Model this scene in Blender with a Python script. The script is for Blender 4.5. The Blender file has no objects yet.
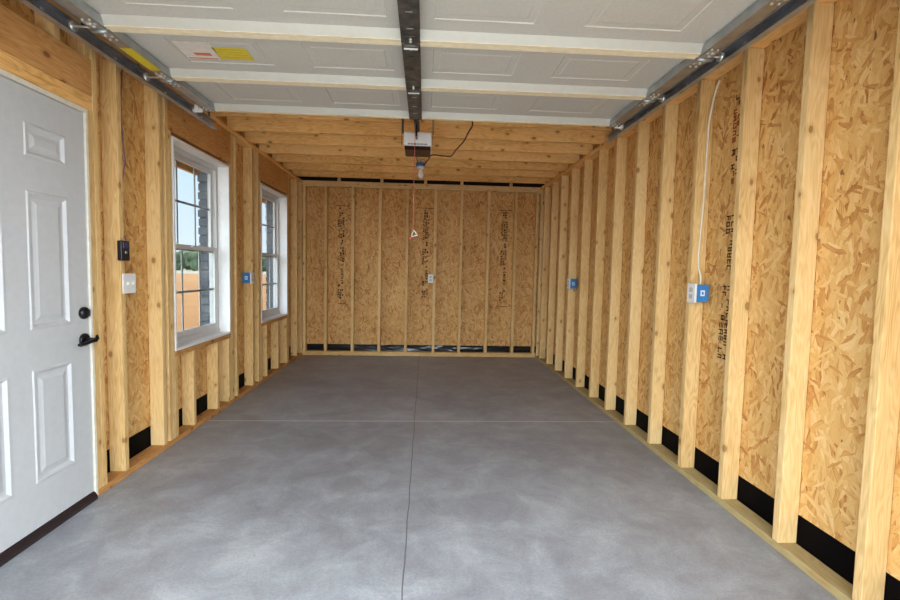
import bpy, bmesh, math, random
from mathutils import Vector, Matrix, noise
random.seed(7)
C = bpy.context.scene.collection
W = 3.3695
PI = math.pi

# ------------------------------------------------------------------ materials
def new_mat(name):
    m = bpy.data.materials.new(name); m.use_nodes = True
    nt = m.node_tree; nt.nodes.clear()
    out = nt.nodes.new('ShaderNodeOutputMaterial'); b = nt.nodes.new('ShaderNodeBsdfPrincipled')
    nt.links.new(b.outputs[0], out.inputs[0])
    return m, nt, b

def N(nt, t, **kw):
    n = nt.nodes.new(t)
    for k, v in kw.items(): setattr(n, k, v)
    return n

def setin(nt, sock, v):
    if isinstance(v, bpy.types.NodeSocket): nt.links.new(v, sock)
    else: sock.default_value = v

def math_(nt, op, a, b=0.0, clamp=False):
    n = N(nt, 'ShaderNodeMath', operation=op, use_clamp=clamp)
    setin(nt, n.inputs[0], a); setin(nt, n.inputs[1], b)
    return n.outputs[0]

def vmath(nt, op, a, b):
    n = N(nt, 'ShaderNodeVectorMath', operation=op)
    setin(nt, n.inputs[0], a); setin(nt, n.inputs[1], b)
    return n.outputs[0]

def ramp(nt, fac, stops, interp='LINEAR'):
    n = N(nt, 'ShaderNodeValToRGB'); cr = n.color_ramp; cr.interpolation = interp
    while len(cr.elements) < len(stops): cr.elements.new(0.5)
    for e, (p, c) in zip(cr.elements, stops):
        e.position = p; e.color = (*c, 1) if len(c) == 3 else c
    nt.links.new(fac, n.inputs[0]); return n.outputs[0]

def mix(nt, fac, a, b, mode='MIX'):
    n = N(nt, 'ShaderNodeMix', data_type='RGBA', blend_type=mode)
    setin(nt, n.inputs[0], fac)
    for s, v in ((n.inputs[6], a), (n.inputs[7], b)):
        if isinstance(v, (tuple, list)): s.default_value = (*v[:3], 1)
        else: nt.links.new(v, s)
    return n.outputs[2]

def noise_t(nt, vec, scale, detail=3.0, rough=0.5, dist=0.0, dim='3D'):
    n = N(nt, 'ShaderNodeTexNoise', noise_dimensions=dim)
    nt.links.new(vec, n.inputs['Vector']); n.inputs['Scale'].default_value = scale
    n.inputs['Detail'].default_value = detail; n.inputs['Roughness'].default_value = rough
    n.inputs['Distortion'].default_value = dist
    return n

def plain(name, col, rough=0.5, metal=0.0, spec=0.5, noise_amt=0.06, nscale=30.0, bump=0.0):
    m, nt, b = new_mat(name)
    tc = N(nt, 'ShaderNodeTexCoord')
    n = noise_t(nt, tc.outputs['Object'], nscale, 3)
    d = tuple(max(0, c * (1 - noise_amt * 2)) for c in col); u = tuple(min(1, c * (1 + noise_amt)) for c in col)
    nt.links.new(ramp(nt, n.outputs[0], [(0.3, d), (0.7, u)]), b.inputs['Base Color'])
    b.inputs['Roughness'].default_value = rough; b.inputs['Metallic'].default_value = metal
    b.inputs['Specular IOR Level'].default_value = spec
    if bump:
        bp = N(nt, 'ShaderNodeBump'); bp.inputs['Strength'].default_value = bump; bp.inputs['Distance'].default_value = 0.002
        nt.links.new(n.outputs[0], bp.inputs['Height']); nt.links.new(bp.outputs[0], b.inputs['Normal'])
    return m

def pine(name, axis, lo, mid, hi, knot=True, var=0.16):
    """sawn pine: grain runs along `axis` (0,1,2); every board differs through its object random"""
    m, nt, b = new_mat(name)
    tc = N(nt, 'ShaderNodeTexCoord'); oi = N(nt, 'ShaderNodeObjectInfo')
    off = math_(nt, 'MULTIPLY', oi.outputs['Random'], 57.0)
    v = vmath(nt, 'ADD', tc.outputs['Object'], off)
    sc = [1.0, 1.0, 1.0]; sc[axis] = 0.035
    vs = vmath(nt, 'MULTIPLY', v, tuple(sc))
    sc2 = [1.0, 1.0, 1.0]; sc2[axis] = 0.16
    vs2 = vmath(nt, 'MULTIPLY', v, tuple(sc2))
    fine = noise_t(nt, vs, 190, 4, 0.6)
    wide = noise_t(nt, vs2, 13, 2, 0.5)
    rings = math_(nt, 'FRACT', math_(nt, 'MULTIPLY', wide.outputs[0], 13.0))
    rings = math_(nt, 'ABSOLUTE', math_(nt, 'SUBTRACT', rings, 0.5))
    blotch = noise_t(nt, v, 2.2, 2, 0.5)
    f = math_(nt, 'ADD', math_(nt, 'MULTIPLY', fine.outputs[0], 0.50), math_(nt, 'MULTIPLY', rings, 0.34))
    f = math_(nt, 'ADD', f, math_(nt, 'MULTIPLY', blotch.outputs[0], 0.34))
    f = math_(nt, 'ADD', f, math_(nt, 'MULTIPLY', math_(nt, 'SUBTRACT', oi.outputs['Random'], 0.5), var))
    col = ramp(nt, f, [(0.26, lo), (0.50, mid), (0.74, hi)])
    if knot:
        sk = [1.0, 1.0, 1.0]; sk[axis] = 0.62
        vk = vmath(nt, 'MULTIPLY', v, tuple(sk))
        vo = N(nt, 'ShaderNodeTexVoronoi', feature='F1', distance='EUCLIDEAN')
        nt.links.new(vk, vo.inputs['Vector']); vo.inputs['Scale'].default_value = 10.0
        ksep = N(nt, 'ShaderNodeSeparateColor'); nt.links.new(vo.outputs['Color'], ksep.inputs[0])
        d0 = math_(nt, 'ADD', vo.outputs['Distance'], math_(nt, 'MULTIPLY', ksep.outputs[0], 0.05))
        d = math_(nt, 'ADD', d0, math_(nt, 'MULTIPLY', math_(nt, 'SUBTRACT', fine.outputs[0], 0.5), 0.05))
        k = ramp(nt, d, [(0.09, (1, 1, 1)), (0.125, (0.85, 0.85, 0.85)), (0.15, (0, 0, 0))])
        col = mix(nt, k, col, (0.10, 0.036, 0.012))
        halo = ramp(nt, d, [(0.10, (0.6, 0.6, 0.6)), (0.28, (0, 0, 0))])
        col = mix(nt, halo, col, lo)
    nt.links.new(col, b.inputs['Base Color'])
    b.inputs['Roughness'].default_value = 0.72; b.inputs['Specular IOR Level'].default_value = 0.25
    bp = N(nt, 'ShaderNodeBump'); bp.inputs['Strength'].default_value = 0.25; bp.inputs['Distance'].default_value = 0.002
    nt.links.new(fine.outputs[0], bp.inputs['Height']); nt.links.new(bp.outputs[0], b.inputs['Normal'])
    return m

PALE = ((0.49, 0.29, 0.10), (0.695, 0.465, 0.20), (0.79, 0.58, 0.295))
GOLD = ((0.54, 0.27, 0.07), (0.83, 0.495, 0.175), (0.93, 0.62, 0.27))
BROWN = ((0.36, 0.165, 0.05), (0.56, 0.285, 0.095), (0.67, 0.38, 0.15))
GREEN = ((0.27, 0.175, 0.07), (0.40, 0.28, 0.12), (0.45, 0.37, 0.18))
pine_z = pine('pine_stud', 2, *PALE)
pine_xg = pine('pine_joist', 0, *GOLD)
pine_x = pine('pine_board_across', 0, *PALE)
pine_y = pine('pine_board_along', 1, *GOLD)
pine_yb = pine('pine_header', 1, *BROWN)
pine_yt = pine('treated_pine', 1, *GREEN, knot=False)

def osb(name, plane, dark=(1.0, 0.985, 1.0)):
    m, nt, b = new_mat(name)
    tc = N(nt, 'ShaderNodeTexCoord'); sep = N(nt, 'ShaderNodeSeparateXYZ'); nt.links.new(tc.outputs['Object'], sep.inputs[0])
    comb = N(nt, 'ShaderNodeCombineXYZ')
    u = sep.outputs[1] if plane == 'yz' else sep.outputs[0]
    nt.links.new(u, comb.inputs[0]); nt.links.new(sep.outputs[2], comb.inputs[1])
    uv = comb.outputs[0]
    wn = noise_t(nt, uv, 9, 3, 0.55)
    warp = vmath(nt, 'MULTIPLY', vmath(nt, 'SUBTRACT', wn.outputs['Color'], (0.5, 0.5, 0.5)), (0.028, 0.028, 0.0))
    uvw = vmath(nt, 'ADD', uv, warp)
    val = None
    for i, (ang, ln, wd) in enumerate(((84, 15, 62), (62, 14, 50), (106, 13, 54), (25, 17, 66), (140, 17, 60))):
        rot = N(nt, 'ShaderNodeVectorRotate', rotation_type='Z_AXIS'); nt.links.new(uvw, rot.inputs[0])
        rot.inputs['Angle'].default_value = math.radians(-ang)
        s = vmath(nt, 'MULTIPLY', rot.outputs[0], (ln, wd, 1))
        s = vmath(nt, 'ADD', s, (i * 7.3, i * 3.1, 0))
        vo = N(nt, 'ShaderNodeTexVoronoi', voronoi_dimensions='2D', feature='F1', distance='MINKOWSKI')
        vo.inputs['Exponent'].default_value = 3.0
        nt.links.new(s, vo.inputs['Vector']); vo.inputs['Scale'].default_value = 1.0
        sc = N(nt, 'ShaderNodeSeparateColor'); nt.links.new(vo.outputs['Color'], sc.inputs[0])
        g = noise_t(nt, vmath(nt, 'MULTIPLY', rot.outputs[0], (14, 420, 1)), 1.0, 2)
        v = math_(nt, 'ADD', math_(nt, 'ADD', math_(nt, 'MULTIPLY', math_(nt, 'POWER', sc.outputs[0], 0.7), 0.62), 0.12), math_(nt, 'MULTIPLY', math_(nt, 'SUBTRACT', g.outputs[0], 0.5), 0.75))
        v = math_(nt, 'SUBTRACT', v, math_(nt, 'MULTIPLY', math_(nt, 'GREATER_THAN', vo.outputs['Distance'], 0.60), 0.09))
        if val is None: val = v
        else:
            t = math_(nt, 'GREATER_THAN', sc.outputs[1], (0, 0.66, 0.60, 0.84, 0.86)[i])
            mx = N(nt, 'ShaderNodeMix', data_type='FLOAT'); nt.links.new(t, mx.inputs[0])
            nt.links.new(val, mx.inputs[2]); nt.links.new(v, mx.inputs[3]); val = mx.outputs[0]
    big = noise_t(nt, uv, 1.7, 3)
    val = math_(nt, 'ADD', val, math_(nt, 'MULTIPLY', math_(nt, 'SUBTRACT', big.outputs[0], 0.5), 0.45))
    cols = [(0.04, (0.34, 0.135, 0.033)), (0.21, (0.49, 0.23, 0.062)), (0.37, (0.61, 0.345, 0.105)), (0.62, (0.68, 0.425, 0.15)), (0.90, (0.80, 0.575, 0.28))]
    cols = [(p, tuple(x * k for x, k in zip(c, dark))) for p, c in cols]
    col = ramp(nt, val, cols)
    fl = noise_t(nt, vmath(nt, 'MULTIPLY', uv, (1.0, 0.6, 1.0)), 30, 1)
    dk = ramp(nt, fl.outputs[0], [(0.245, (0.85, 0.85, 0.85)), (0.275, (0, 0, 0))])
    col = mix(nt, dk, col, (0.16, 0.065, 0.02))
    nt.links.new(col, b.inputs['Base Color'])
    b.inputs['Roughness'].default_value = 0.62; b.inputs['Specular IOR Level'].default_value = 0.35
    bp = N(nt, 'ShaderNodeBump'); bp.inputs['Strength'].default_value = 0.3; bp.inputs['Distance'].default_value = 0.003
    nt.links.new(val, bp.inputs['Height']); nt.links.new(bp.outputs[0], b.inputs['Normal'])
    return m
osb_yz = osb('strand_board_side', 'yz')
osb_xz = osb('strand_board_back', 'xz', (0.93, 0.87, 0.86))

def concrete():
    m, nt, b = new_mat('concrete_slab')
    tc = N(nt, 'ShaderNodeTexCoord'); P = tc.outputs['Object']
    n1 = noise_t(nt, P, 0.9, 5, 0.6, 0.6); n2 = noise_t(nt, P, 4.5, 7, 0.72, 0.5); n3 = noise_t(nt, P, 90, 3, 0.7)
    f = math_(nt, 'ADD', math_(nt, 'MULTIPLY', n1.outputs[0], 0.34), math_(nt, 'MULTIPLY', n2.outputs[0], 0.46))
    f = math_(nt, 'ADD', f, math_(nt, 'MULTIPLY', n3.outputs[0], 0.20))
    col = ramp(nt, f, [(0.38, (0.185, 0.188, 0.208)), (0.46, (0.245, 0.254, 0.280)), (0.53, (0.300, 0.318, 0.348)), (0.63, (0.41, 0.435, 0.465))])
    spot = noise_t(nt, P, 22, 2, 0.5)
    col = mix(nt, ramp(nt, spot.outputs[0], [(0.21, (0.55, 0.55, 0.55)), (0.25, (0, 0, 0))]), col, (0.16, 0.15, 0.15))
    sep = N(nt, 'ShaderNodeSeparateXYZ'); nt.links.new(P, sep.inputs[0])
    wob = noise_t(nt, P, 3, 3, 0.5)
    wx = math_(nt, 'MULTIPLY', math_(nt, 'SUBTRACT', wob.outputs[0], 0.5), 0.022)
    xx = math_(nt, 'ADD', sep.outputs[0], wx)
    cr = math_(nt, 'LESS_THAN', math_(nt, 'ABSOLUTE', math_(nt, 'SUBTRACT', xx, 1.668)), 0.0030)
    col = mix(nt, math_(nt, 'MULTIPLY', cr, 0.8), col, (0.09, 0.08, 0.085))
    jy = math_(nt, 'LESS_THAN', math_(nt, 'ABSOLUTE', math_(nt, 'ADD', sep.outputs[1], 2.905)), 0.0065)
    col = mix(nt, math_(nt, 'MULTIPLY', jy, 0.85), col, (0.66, 0.66, 0.66))
    nt.links.new(col, b.inputs['Base Color'])
    b.inputs['Roughness'].default_value = 0.48; b.inputs['Specular IOR Level'].default_value = 0.5
    nt.links.new(ramp(nt, n2.outputs[0], [(0.3, (0.38,) * 3), (0.7, (0.60,) * 3)]), b.inputs['Roughness'])
    bp = N(nt, 'ShaderNodeBump'); bp.inputs['Strength'].default_value = 0.12; bp.inputs['Distance'].default_value = 0.003
    nt.links.new(n2.outputs[0], bp.inputs['Height']); nt.links.new(bp.outputs[0], b.inputs['Normal'])
    return m
M_conc = concrete()

def ground_mat():
    m, nt, b = new_mat('red_clay_ground')
    tc = N(nt, 'ShaderNodeTexCoord'); P = tc.outputs['Object']
    n1 = noise_t(nt, P, 0.06, 5, 0.6); n2 = noise_t(nt, P, 0.9, 5, 0.65)
    f = math_(nt, 'ADD', math_(nt, 'MULTIPLY', n1.outputs[0], 0.6), math_(nt, 'MULTIPLY', n2.outputs[0], 0.4))
    col = ramp(nt, f, [(0.35, (0.21, 0.085, 0.022)), (0.5, (0.285, 0.128, 0.034)), (0.66, (0.35, 0.19, 0.075))])
    sep = N(nt, 'ShaderNodeSeparateXYZ'); nt.links.new(P, sep.inputs[0])
    far = math_(nt, 'ADD', math_(nt, 'MULTIPLY', sep.outputs[0], -0.47), math_(nt, 'MULTIPLY', sep.outputs[1], 0.88))
    far = math_(nt, 'ADD', far, math_(nt, 'MULTIPLY', n1.outputs[0], 20.0))
    k = ramp(nt, math_(nt, 'DIVIDE', far, 200.0), [(0.42, (0, 0, 0)), (0.47, (1, 1, 1))])
    col = mix(nt, k, col, (0.28, 0.26, 0.20))
    nt.links.new(col, b.inputs['Base Color']); b.inputs['Roughness'].default_value = 0.95
    return m
M_ground = ground_mat()

def brick_mat():
    m, nt, b = new_mat('grey_brick')
    tc = N(nt, 'ShaderNodeTexCoord'); P = tc.outputs['Object']
    n = noise_t(nt, P, 4, 4, 0.6)
    col = ramp(nt, n.outputs[0], [(0.3, (0.075, 0.085, 0.10)), (0.55, (0.12, 0.13, 0.145)), (0.75, (0.19, 0.20, 0.205))])
    nt.links.new(col, b.inputs['Base Color']); b.inputs['Roughness'].default_value = 0.9
    return m
M_brick = brick_mat()
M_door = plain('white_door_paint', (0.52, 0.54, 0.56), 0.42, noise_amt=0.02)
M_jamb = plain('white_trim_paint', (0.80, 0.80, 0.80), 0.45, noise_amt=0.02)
M_jambw = plain('primed_door_jamb', (0.74, 0.71, 0.62), 0.5, noise_amt=0.05)
M_vinyl = plain('white_window_vinyl', (0.58, 0.585, 0.58), 0.35, noise_amt=0.02)
M_grid = plain('white_window_grid', (0.62, 0.63, 0.64), 0.4, noise_amt=0.02)
M_bronze = plain('dark_bronze', (0.045, 0.032, 0.035), 0.38, 0.5)
M_black = plain('black_hardware', (0.012, 0.012, 0.014), 0.3, 0.4)
M_blackp = plain('black_plastic', (0.015, 0.015, 0.02), 0.35)
M_screen = plain('dark_button', (0.05, 0.05, 0.11), 0.25)
M_whitep = plain('white_plastic', (0.78, 0.78, 0.77), 0.35, noise_amt=0.02)
M_blue = plain('blue_plastic', (0.035, 0.20, 0.50), 0.4)
M_panel = plain('garage_panel_backing', (0.55, 0.535, 0.49), 0.7, noise_amt=0.04, nscale=120, bump=0.2)
M_rail = plain('panel_rail_white', (0.49, 0.49, 0.45), 0.5, noise_amt=0.02)
M_cream = plain('cream_section_edge', (0.86, 0.76, 0.55), 0.55, noise_amt=0.04)
M_galv = plain('galvanized_steel', (0.42, 0.45, 0.46), 0.38, 0.7, noise_amt=0.08, nscale=14)
M_track = plain('track_steel', (0.40, 0.44, 0.50), 0.32, 0.85, noise_amt=0.15, nscale=14)
M_under = plain('reflective_stile_steel', (0.36, 0.355, 0.34), 0.42, 0.8, noise_amt=0.12, nscale=14)
M_galvd = plain('oiled_galvanized_steel', (0.13, 0.125, 0.115), 0.42, 0.6, noise_amt=0.25, nscale=22)
M_zinc = plain('bright_zinc', (0.72, 0.72, 0.70), 0.3, 0.7, noise_amt=0.08)
M_yellow = plain('yellow_sticker', (0.66, 0.52, 0.02), 0.5, noise_amt=0.04)
M_paper = plain('white_sticker', (0.70, 0.66, 0.60), 0.5, noise_amt=0.05)
M_red = plain('red_ink', (0.62, 0.16, 0.07), 0.5)
M_inky = plain('sticker_print', (0.20, 0.15, 0.03), 0.6)
M_ink = plain('stamp_ink', (0.055, 0.03, 0.018), 0.85, spec=0.1)
M_inkr = plain('stamp_ink_red', (0.28, 0.05, 0.02), 0.85, spec=0.1)
M_lens = plain('smoked_lens', (0.035, 0.012, 0.010), 0.35, spec=0.2)
M_cord = plain('brown_cord', (0.035, 0.012, 0.008), 0.5)
M_rope = plain('red_rope', (0.62, 0.16, 0.13), 0.8)
M_redp = plain('red_plastic', (0.65, 0.05, 0.04), 0.4)
M_cable = plain('white_cable', (0.72, 0.66, 0.52), 0.5)
M_purple = plain('bell_wire', (0.20, 0.12, 0.17), 0.5)
M_bulb = plain('white_bulb', (0.80, 0.80, 0.80), 0.25, noise_amt=0.01)
M_film = plain('black_poly_film', (0.006, 0.006, 0.008), 0.2, nscale=20)
M_matte = plain('black_membrane', (0.0025, 0.002, 0.0025), 0.6, spec=0.04, nscale=20)
M_atticshade = plain('painted_attic_shade', (0.022, 0.014, 0.010), 0.9, spec=0.1)  # near-black brown that paints in the shade of the attic gap
M_leaf = plain('tree_leaves', (0.06, 0.09, 0.045), 0.8, noise_amt=0.3, nscale=1.2)
M_leafl = plain('pale_tree_leaves', (0.10, 0.13, 0.07), 0.8, noise_amt=0.3, nscale=1.2)
M_bark = plain('bark', (0.12, 0.09, 0.065), 0.9)

def glass_mat():
    m, nt, b = new_mat('window_glass'); nt.nodes.remove(b)
    out = [n for n in nt.nodes if n.type == 'OUTPUT_MATERIAL'][0]
    tr = N(nt, 'ShaderNodeBsdfTransparent'); tr.inputs[0].default_value = (0.74, 0.77, 0.78, 1)
    gl = N(nt, 'ShaderNodeBsdfGlossy'); gl.inputs['Roughness'].default_value = 0.02
    fr = N(nt, 'ShaderNodeLayerWeight'); fr.inputs[0].default_value = 0.5
    fr = math_(nt, 'MULTIPLY', math_(nt, 'POWER', fr.outputs['Facing'], 5.0), 0.35)
    mx = N(nt, 'ShaderNodeMixShader'); nt.links.new(fr, mx.inputs[0])
    nt.links.new(tr.outputs[0], mx.inputs[1]); nt.links.new(gl.outputs[0], mx.inputs[2]); nt.links.new(mx.outputs[0], out.inputs[0])
    return m
M_glass = glass_mat()

# ------------------------------------------------------------------ mesh helpers
class MB:
    """collects shapes, in world coordinates, for one mesh object"""
    def __init__(s): s.bm = bmesh.new(); s.smooth = False
    def box(s, x0, x1, y0, y1, z0, z1, bev=0.0, rot=None, piv=None):
        x0, x1 = sorted((x0, x1)); y0, y1 = sorted((y0, y1)); z0, z1 = sorted((z0, z1))
        r = bmesh.ops.create_cube(s.bm, size=1.0); vs = r['verts']
        for v in vs: v.co = Vector(((x0 + x1) / 2 + v.co.x * (x1 - x0), (y0 + y1) / 2 + v.co.y * (y1 - y0), (z0 + z1) / 2 + v.co.z * (z1 - z0)))
        if rot is not None:
            p = Vector(piv) if piv else Vector(((x0 + x1) / 2, (y0 + y1) / 2, (z0 + z1) / 2))
            for v in vs: v.co = p + rot @ (v.co - p)
        if bev:
            es = list({e for v in vs for e in v.link_edges})
            bmesh.ops.bevel(s.bm, geom=es, offset=bev, segments=2, profile=0.5, affect='EDGES')
        return s
    def tube(s, pts, r, seg=8, caps=True):
        pts = [Vector(p) for p in pts]; rs = r if isinstance(r, (list, tuple)) else [r] * len(pts)
        rings = []; prev = None
        for i, p in enumerate(pts):
            a = pts[max(0, i - 1)]; c = pts[min(len(pts) - 1, i + 1)]; t = (c - a).normalized()
            ref = prev if prev is not None else (Vector((0, 0, 1)) if abs(t.z) < 0.9 else Vector((1, 0, 0)))
            n = (ref - t * ref.dot(t)).normalized(); prev = n; bn = t.cross(n)
            rings.append([s.bm.verts.new(p + (n * math.cos(2 * PI * k / seg) + bn * math.sin(2 * PI * k / seg)) * rs[i]) for k in range(seg)])
        for a, b in zip(rings, rings[1:]):
            for k in range(seg):
                f = s.bm.faces.new((a[k], a[(k + 1) % seg], b[(k + 1) % seg], b[k])); f.smooth = True
        if caps:
            s.bm.faces.new(list(reversed(rings[0]))); s.bm.faces.new(rings[-1])
        return s
    def extrude(s, prof, path, up):
        """open 2D profile (a,b) swept with thickness already in the profile outline; a along `up` side, b along z'"""
        return s
    def prism(s, poly, axis, a, b):
        """closed polygon in the two other axes, extruded along axis from a to b"""
        def P(u, v, w):
            c = [0, 0, 0]; o = [i for i in range(3) if i != axis]; c[o[0]] = u; c[o[1]] = v; c[axis] = w; return Vector(c)
        A = [s.bm.verts.new(P(u, v, a)) for u, v in poly]; B = [s.bm.verts.new(P(u, v, b)) for u, v in poly]
        n = len(poly)
        s.bm.faces.new(A); s.bm.faces.new(list(reversed(B)))
        for i in range(n): s.bm.faces.new((A[i], B[i], B[(i + 1) % n], A[(i + 1) % n]))
        return s
    def quad(s, a, b, c, d):
        s.bm.faces.new([s.bm.verts.new(Vector(p)) for p in (a, b, c, d)]); return s
    def build(s, name, m, parent=None, loc=None):
        bmesh.ops.recalc_face_normals(s.bm, faces=s.bm.faces)
        me = bpy.data.meshes.new(name)
        base = Vector(parent['_w']) if parent is not None else Vector((0, 0, 0))
        org = Vector(loc) if loc is not None else base
        bmesh.ops.translate(s.bm, verts=s.bm.verts, vec=-org)
        s.bm.to_mesh(me); s.bm.free(); me.materials.append(m)
        o = bpy.data.objects.new(name, me); C.objects.link(o)
        o['_w'] = tuple(org)
        if parent is not None: o.parent = parent; o.location = org - base
        else: o.location = org
        return o

def tag(o, label=None, cat=None, group=None, kind=None):
    if label: o['label'] = label
    if cat: o['category'] = cat
    if group: o['group'] = group
    if kind: o['kind'] = kind
    return o
def empty(name, loc, label, cat, group=None, kind=None):
    o = bpy.data.objects.new(name, None); C.objects.link(o); o.location = loc; o['_w'] = tuple(loc)
    o.empty_display_size = 0.1
    return tag(o, label, cat, group, kind)
def dup(o, loc, parent=None):
    c = o.copy(); C.objects.link(c)
    if parent is not None: c.parent = parent
    else: c.location = loc; c['_w'] = tuple(loc)
    for ch in [q for q in C.objects if q.parent == o]:
        dup(ch, None, c)
    return c

# ------------------------------------------------------------------ floor, ground
tag(MB().box(0.0, W, -6.6, 0.0, -0.15, 0.0).box(-0.09, 0.0, -6.6, 0.09, -0.15, -0.0005).box(W, W + 0.09, -6.6, 0.09, -0.15, -0.0005).box(0, W, 0.0, 0.09, -0.15, -0.0005).build('floor', M_conc),
    'smooth grey concrete floor slab with a long dark joint', 'floor', kind='structure')
g = MB(); g.quad((-400, -60, -0.16), (60, -60, -0.16), (60, 420, -0.16), (-400, 420, -0.16))
tag(g.build('ground', M_ground), 'red clay ground outside the two windows', 'ground', kind='structure')
tag(MB().box(-6.0, W + 6.0, -24.0, -6.61, -0.15, -0.02).build('driveway', plain('driveway_concrete', (0.78, 0.74, 0.66), 0.8)),
    'pale concrete apron in front of the garage opening', 'driveway', kind='structure')

# ------------------------------------------------------------------ wall sheathing (structure)
Y0, Y1 = -6.10, 0.10
WIN = [(-3.375, -2.455), (-1.660, -0.735)]
ZW0, ZW1 = 0.660, 2.120
DOOR = (-5.140, -4.175)
def panels_with_holes(mb, x0, x1, y0, y1, z0, z1, holes):
    """box wall in the YZ plane with rectangular holes (ya,yb,za,zb)"""
    ys = sorted({y0, y1, *[h[0] for h in holes], *[h[1] for h in holes]})
    for a, b in zip(ys, ys[1:]):
        hs = [h for h in holes if h[0] <= a + 1e-6 and h[1] >= b - 1e-6]
        z = z0
        for h in sorted(hs, key=lambda q: q[2]):
            if h[2] > z + 1e-6: mb.box(x0, x1, a, b, z, h[2])
            z = max(z, h[3])
        if z < z1 - 1e-6: mb.box(x0, x1, a, b, z, z1)
    return mb
holes = [(a, b, ZW0, ZW1) for a, b in WIN] + [(DOOR[0], DOOR[1], 0.0, 2.05)]
tag(panels_with_holes(MB(), -0.104, -0.092, Y0, 0.104, 0.172, 2.66, holes).build('wall_left', osb_yz),
    'left wall of strand board sheathing behind the studs', 'wall', kind='structure')
wr = tag(MB().box(W + 0.092, W + 0.104, Y0, 0.104, 0.172, 2.66).build('wall_right', osb_yz),
    'right wall of strand board sheathing behind the studs', 'wall', kind='structure')
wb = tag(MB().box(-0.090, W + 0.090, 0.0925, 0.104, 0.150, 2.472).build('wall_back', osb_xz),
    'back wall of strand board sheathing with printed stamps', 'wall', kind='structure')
# outer cladding
bm_ = panels_with_holes(MB(), -0.240, -0.162, Y0 - 0.1, 0.25, -0.15, 2.62, [(a + 0.012, b - 0.030, ZW0 + 0.02, ZW1 - 0.01) for a, b in WIN] + [(DOOR[0], DOOR[1], -0.02, 2.05)])
k = 0; z = ZW0 + 0.02
while z < ZW1 - 0.02:
    for a, b in WIN:
        d = (0.010, 0.022, 0.005, 0.017)[k % 4]
        bm_.box(-0.248, -0.163, b - 0.031 - d, b - 0.029, z + 0.006, min(z + 0.068, ZW1 - 0.012), bev=0.004)
        bm_.box(-0.248, -0.163, a + 0.011, a + 0.011 + d * 0.6, z + 0.006, min(z + 0.068, ZW1 - 0.012), bev=0.004)
    z += 0.076; k += 1
tag(bm_.build('wall_exterior_left', M_brick), 'grey brick veneer outside the left wall, seen at the window edges', 'wall', kind='structure')
tag(MB().box(W + 0.108, W + 0.20, Y0 - 0.1, 0.20, -0.15, 2.66).build('wall_exterior_right', M_brick), 'outer cladding of the right wall', 'wall', kind='structure')
tag(MB().box(-0.10, W + 0.106, 0.110, 0.20, -0.15, 2.66).build('wall_exterior_back', M_brick), 'outer cladding of the back wall', 'wall', kind='structure')
tag(MB().box(-0.30, 0.30, -6.22, -6.105, -0.15, 2.66).box(W - 0.30, W + 0.35, -6.22, -6.105, -0.15, 2.66).box(0.30, W - 0.30, -6.22, -6.105, 2.18, 2.66).build('wall_front', osb_xz),
    'front wall around the garage door opening', 'wall', kind='structure')
tag(MB().box(-0.30, W + 0.20, -6.22, 0.20, 2.662, 2.70).build('ceiling', osb_xz), 'strand board deck above the ceiling joists', 'ceiling', kind='structure')
tag(MB().box(-0.09, W + 0.09, 0.094, 0.108, 2.4735, 2.66).build('attic_shade_1', M_atticshade), 'dark sheet standing in for attic shade above the back wall top plate', 'attic_shade', kind='structure')  # sheet coloured dark in place of the unlit attic

# black membrane at wall foot
tag(MB().box(-0.0975, -0.0925, DOOR[1] + 0.003, 0.088, 0.0, 0.1715).build('foundation_membrane', M_matte), 'black membrane strip along the foot of the left wall', 'membrane')
tag(MB().box(W + 0.0925, W + 0.0975, Y0, 0.088, 0.0, 0.1715).build('foundation_membrane', M_matte), 'black membrane strip along the foot of the right wall', 'membrane')
def wrinkled():
    mb = MB(); nx, nz = 260, 14; grid = []
    for i in range(nx + 1):
        col = []
        for j in range(nz + 1):
            x = -0.085 + (W + 0.17) * i / nx; z = 0.0 + 0.149 * j / nz
            p = Vector((x * 2.0 + z * 9.0, z * 14.0 - x * 1.5, 3.0))
            d = 0.010 * abs(noise.noise(p)) + 0.006 * abs(noise.noise(p * 2.7 + Vector((5, 1, 2))))
            col.append(mb.bm.verts.new((x, 0.109 - 0.005 - d, z)))
        grid.append(col)
    for i in range(nx):
        for j in range(nz):
            f = mb.bm.faces.new((grid[i][j], grid[i + 1][j], grid[i + 1][j + 1], grid[i][j + 1])); f.smooth = True
    return mb
tag(wrinkled().build('foundation_membrane', M_film), 'glossy wrinkled black plastic sheet along the foot of the back wall', 'membrane')

# printed stamps on the sheets (illegible in the photo: runs of small dark marks reading along the sheet)
def stamp(parent, kind, cfix, u0, u1, z0, z1, rows, seed, ink, skip=0.28):
    """rows of letter-like strokes reading down the sheet"""
    rnd = random.Random(seed); mb = MB(); rw = (u1 - u0) / rows; t = (0.0105 if rows < 3 else 0.0085) if kind == 'xz' else 0.0075
    def bar(a, b, c, d):
        if kind == 'xz': mb.box(a, b, cfix - 0.0006, cfix + 0.0002, c, d)
        else: mb.box(cfix - 0.0006, cfix + 0.0002, a, b, c, d)
    for r in range(rows):
        ua, ub = u0 + r * rw, u0 + (r + 0.80) * rw; z = z1
        while z > z0:
            h = rnd.uniform(0.022, 0.034)
            if rnd.random() > skip:
                if rnd.random() < 0.8: bar(ua, ub, z - t, z)
                if rnd.random() < 0.5: bar(ua, ub, z - h, z - h + t)
                if rnd.random() < 0.6: bar(ua, ua + t, z - h, z)
                if rnd.random() < 0.6: bar(ub - t, ub, z - h, z)
                if rnd.random() < 0.4: bar((ua + ub) / 2 - t / 2, (ua + ub) / 2 + t / 2, z - h, z)
            z -= h + 0.009
    return mb.build('printed_stamp', ink, parent)
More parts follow.
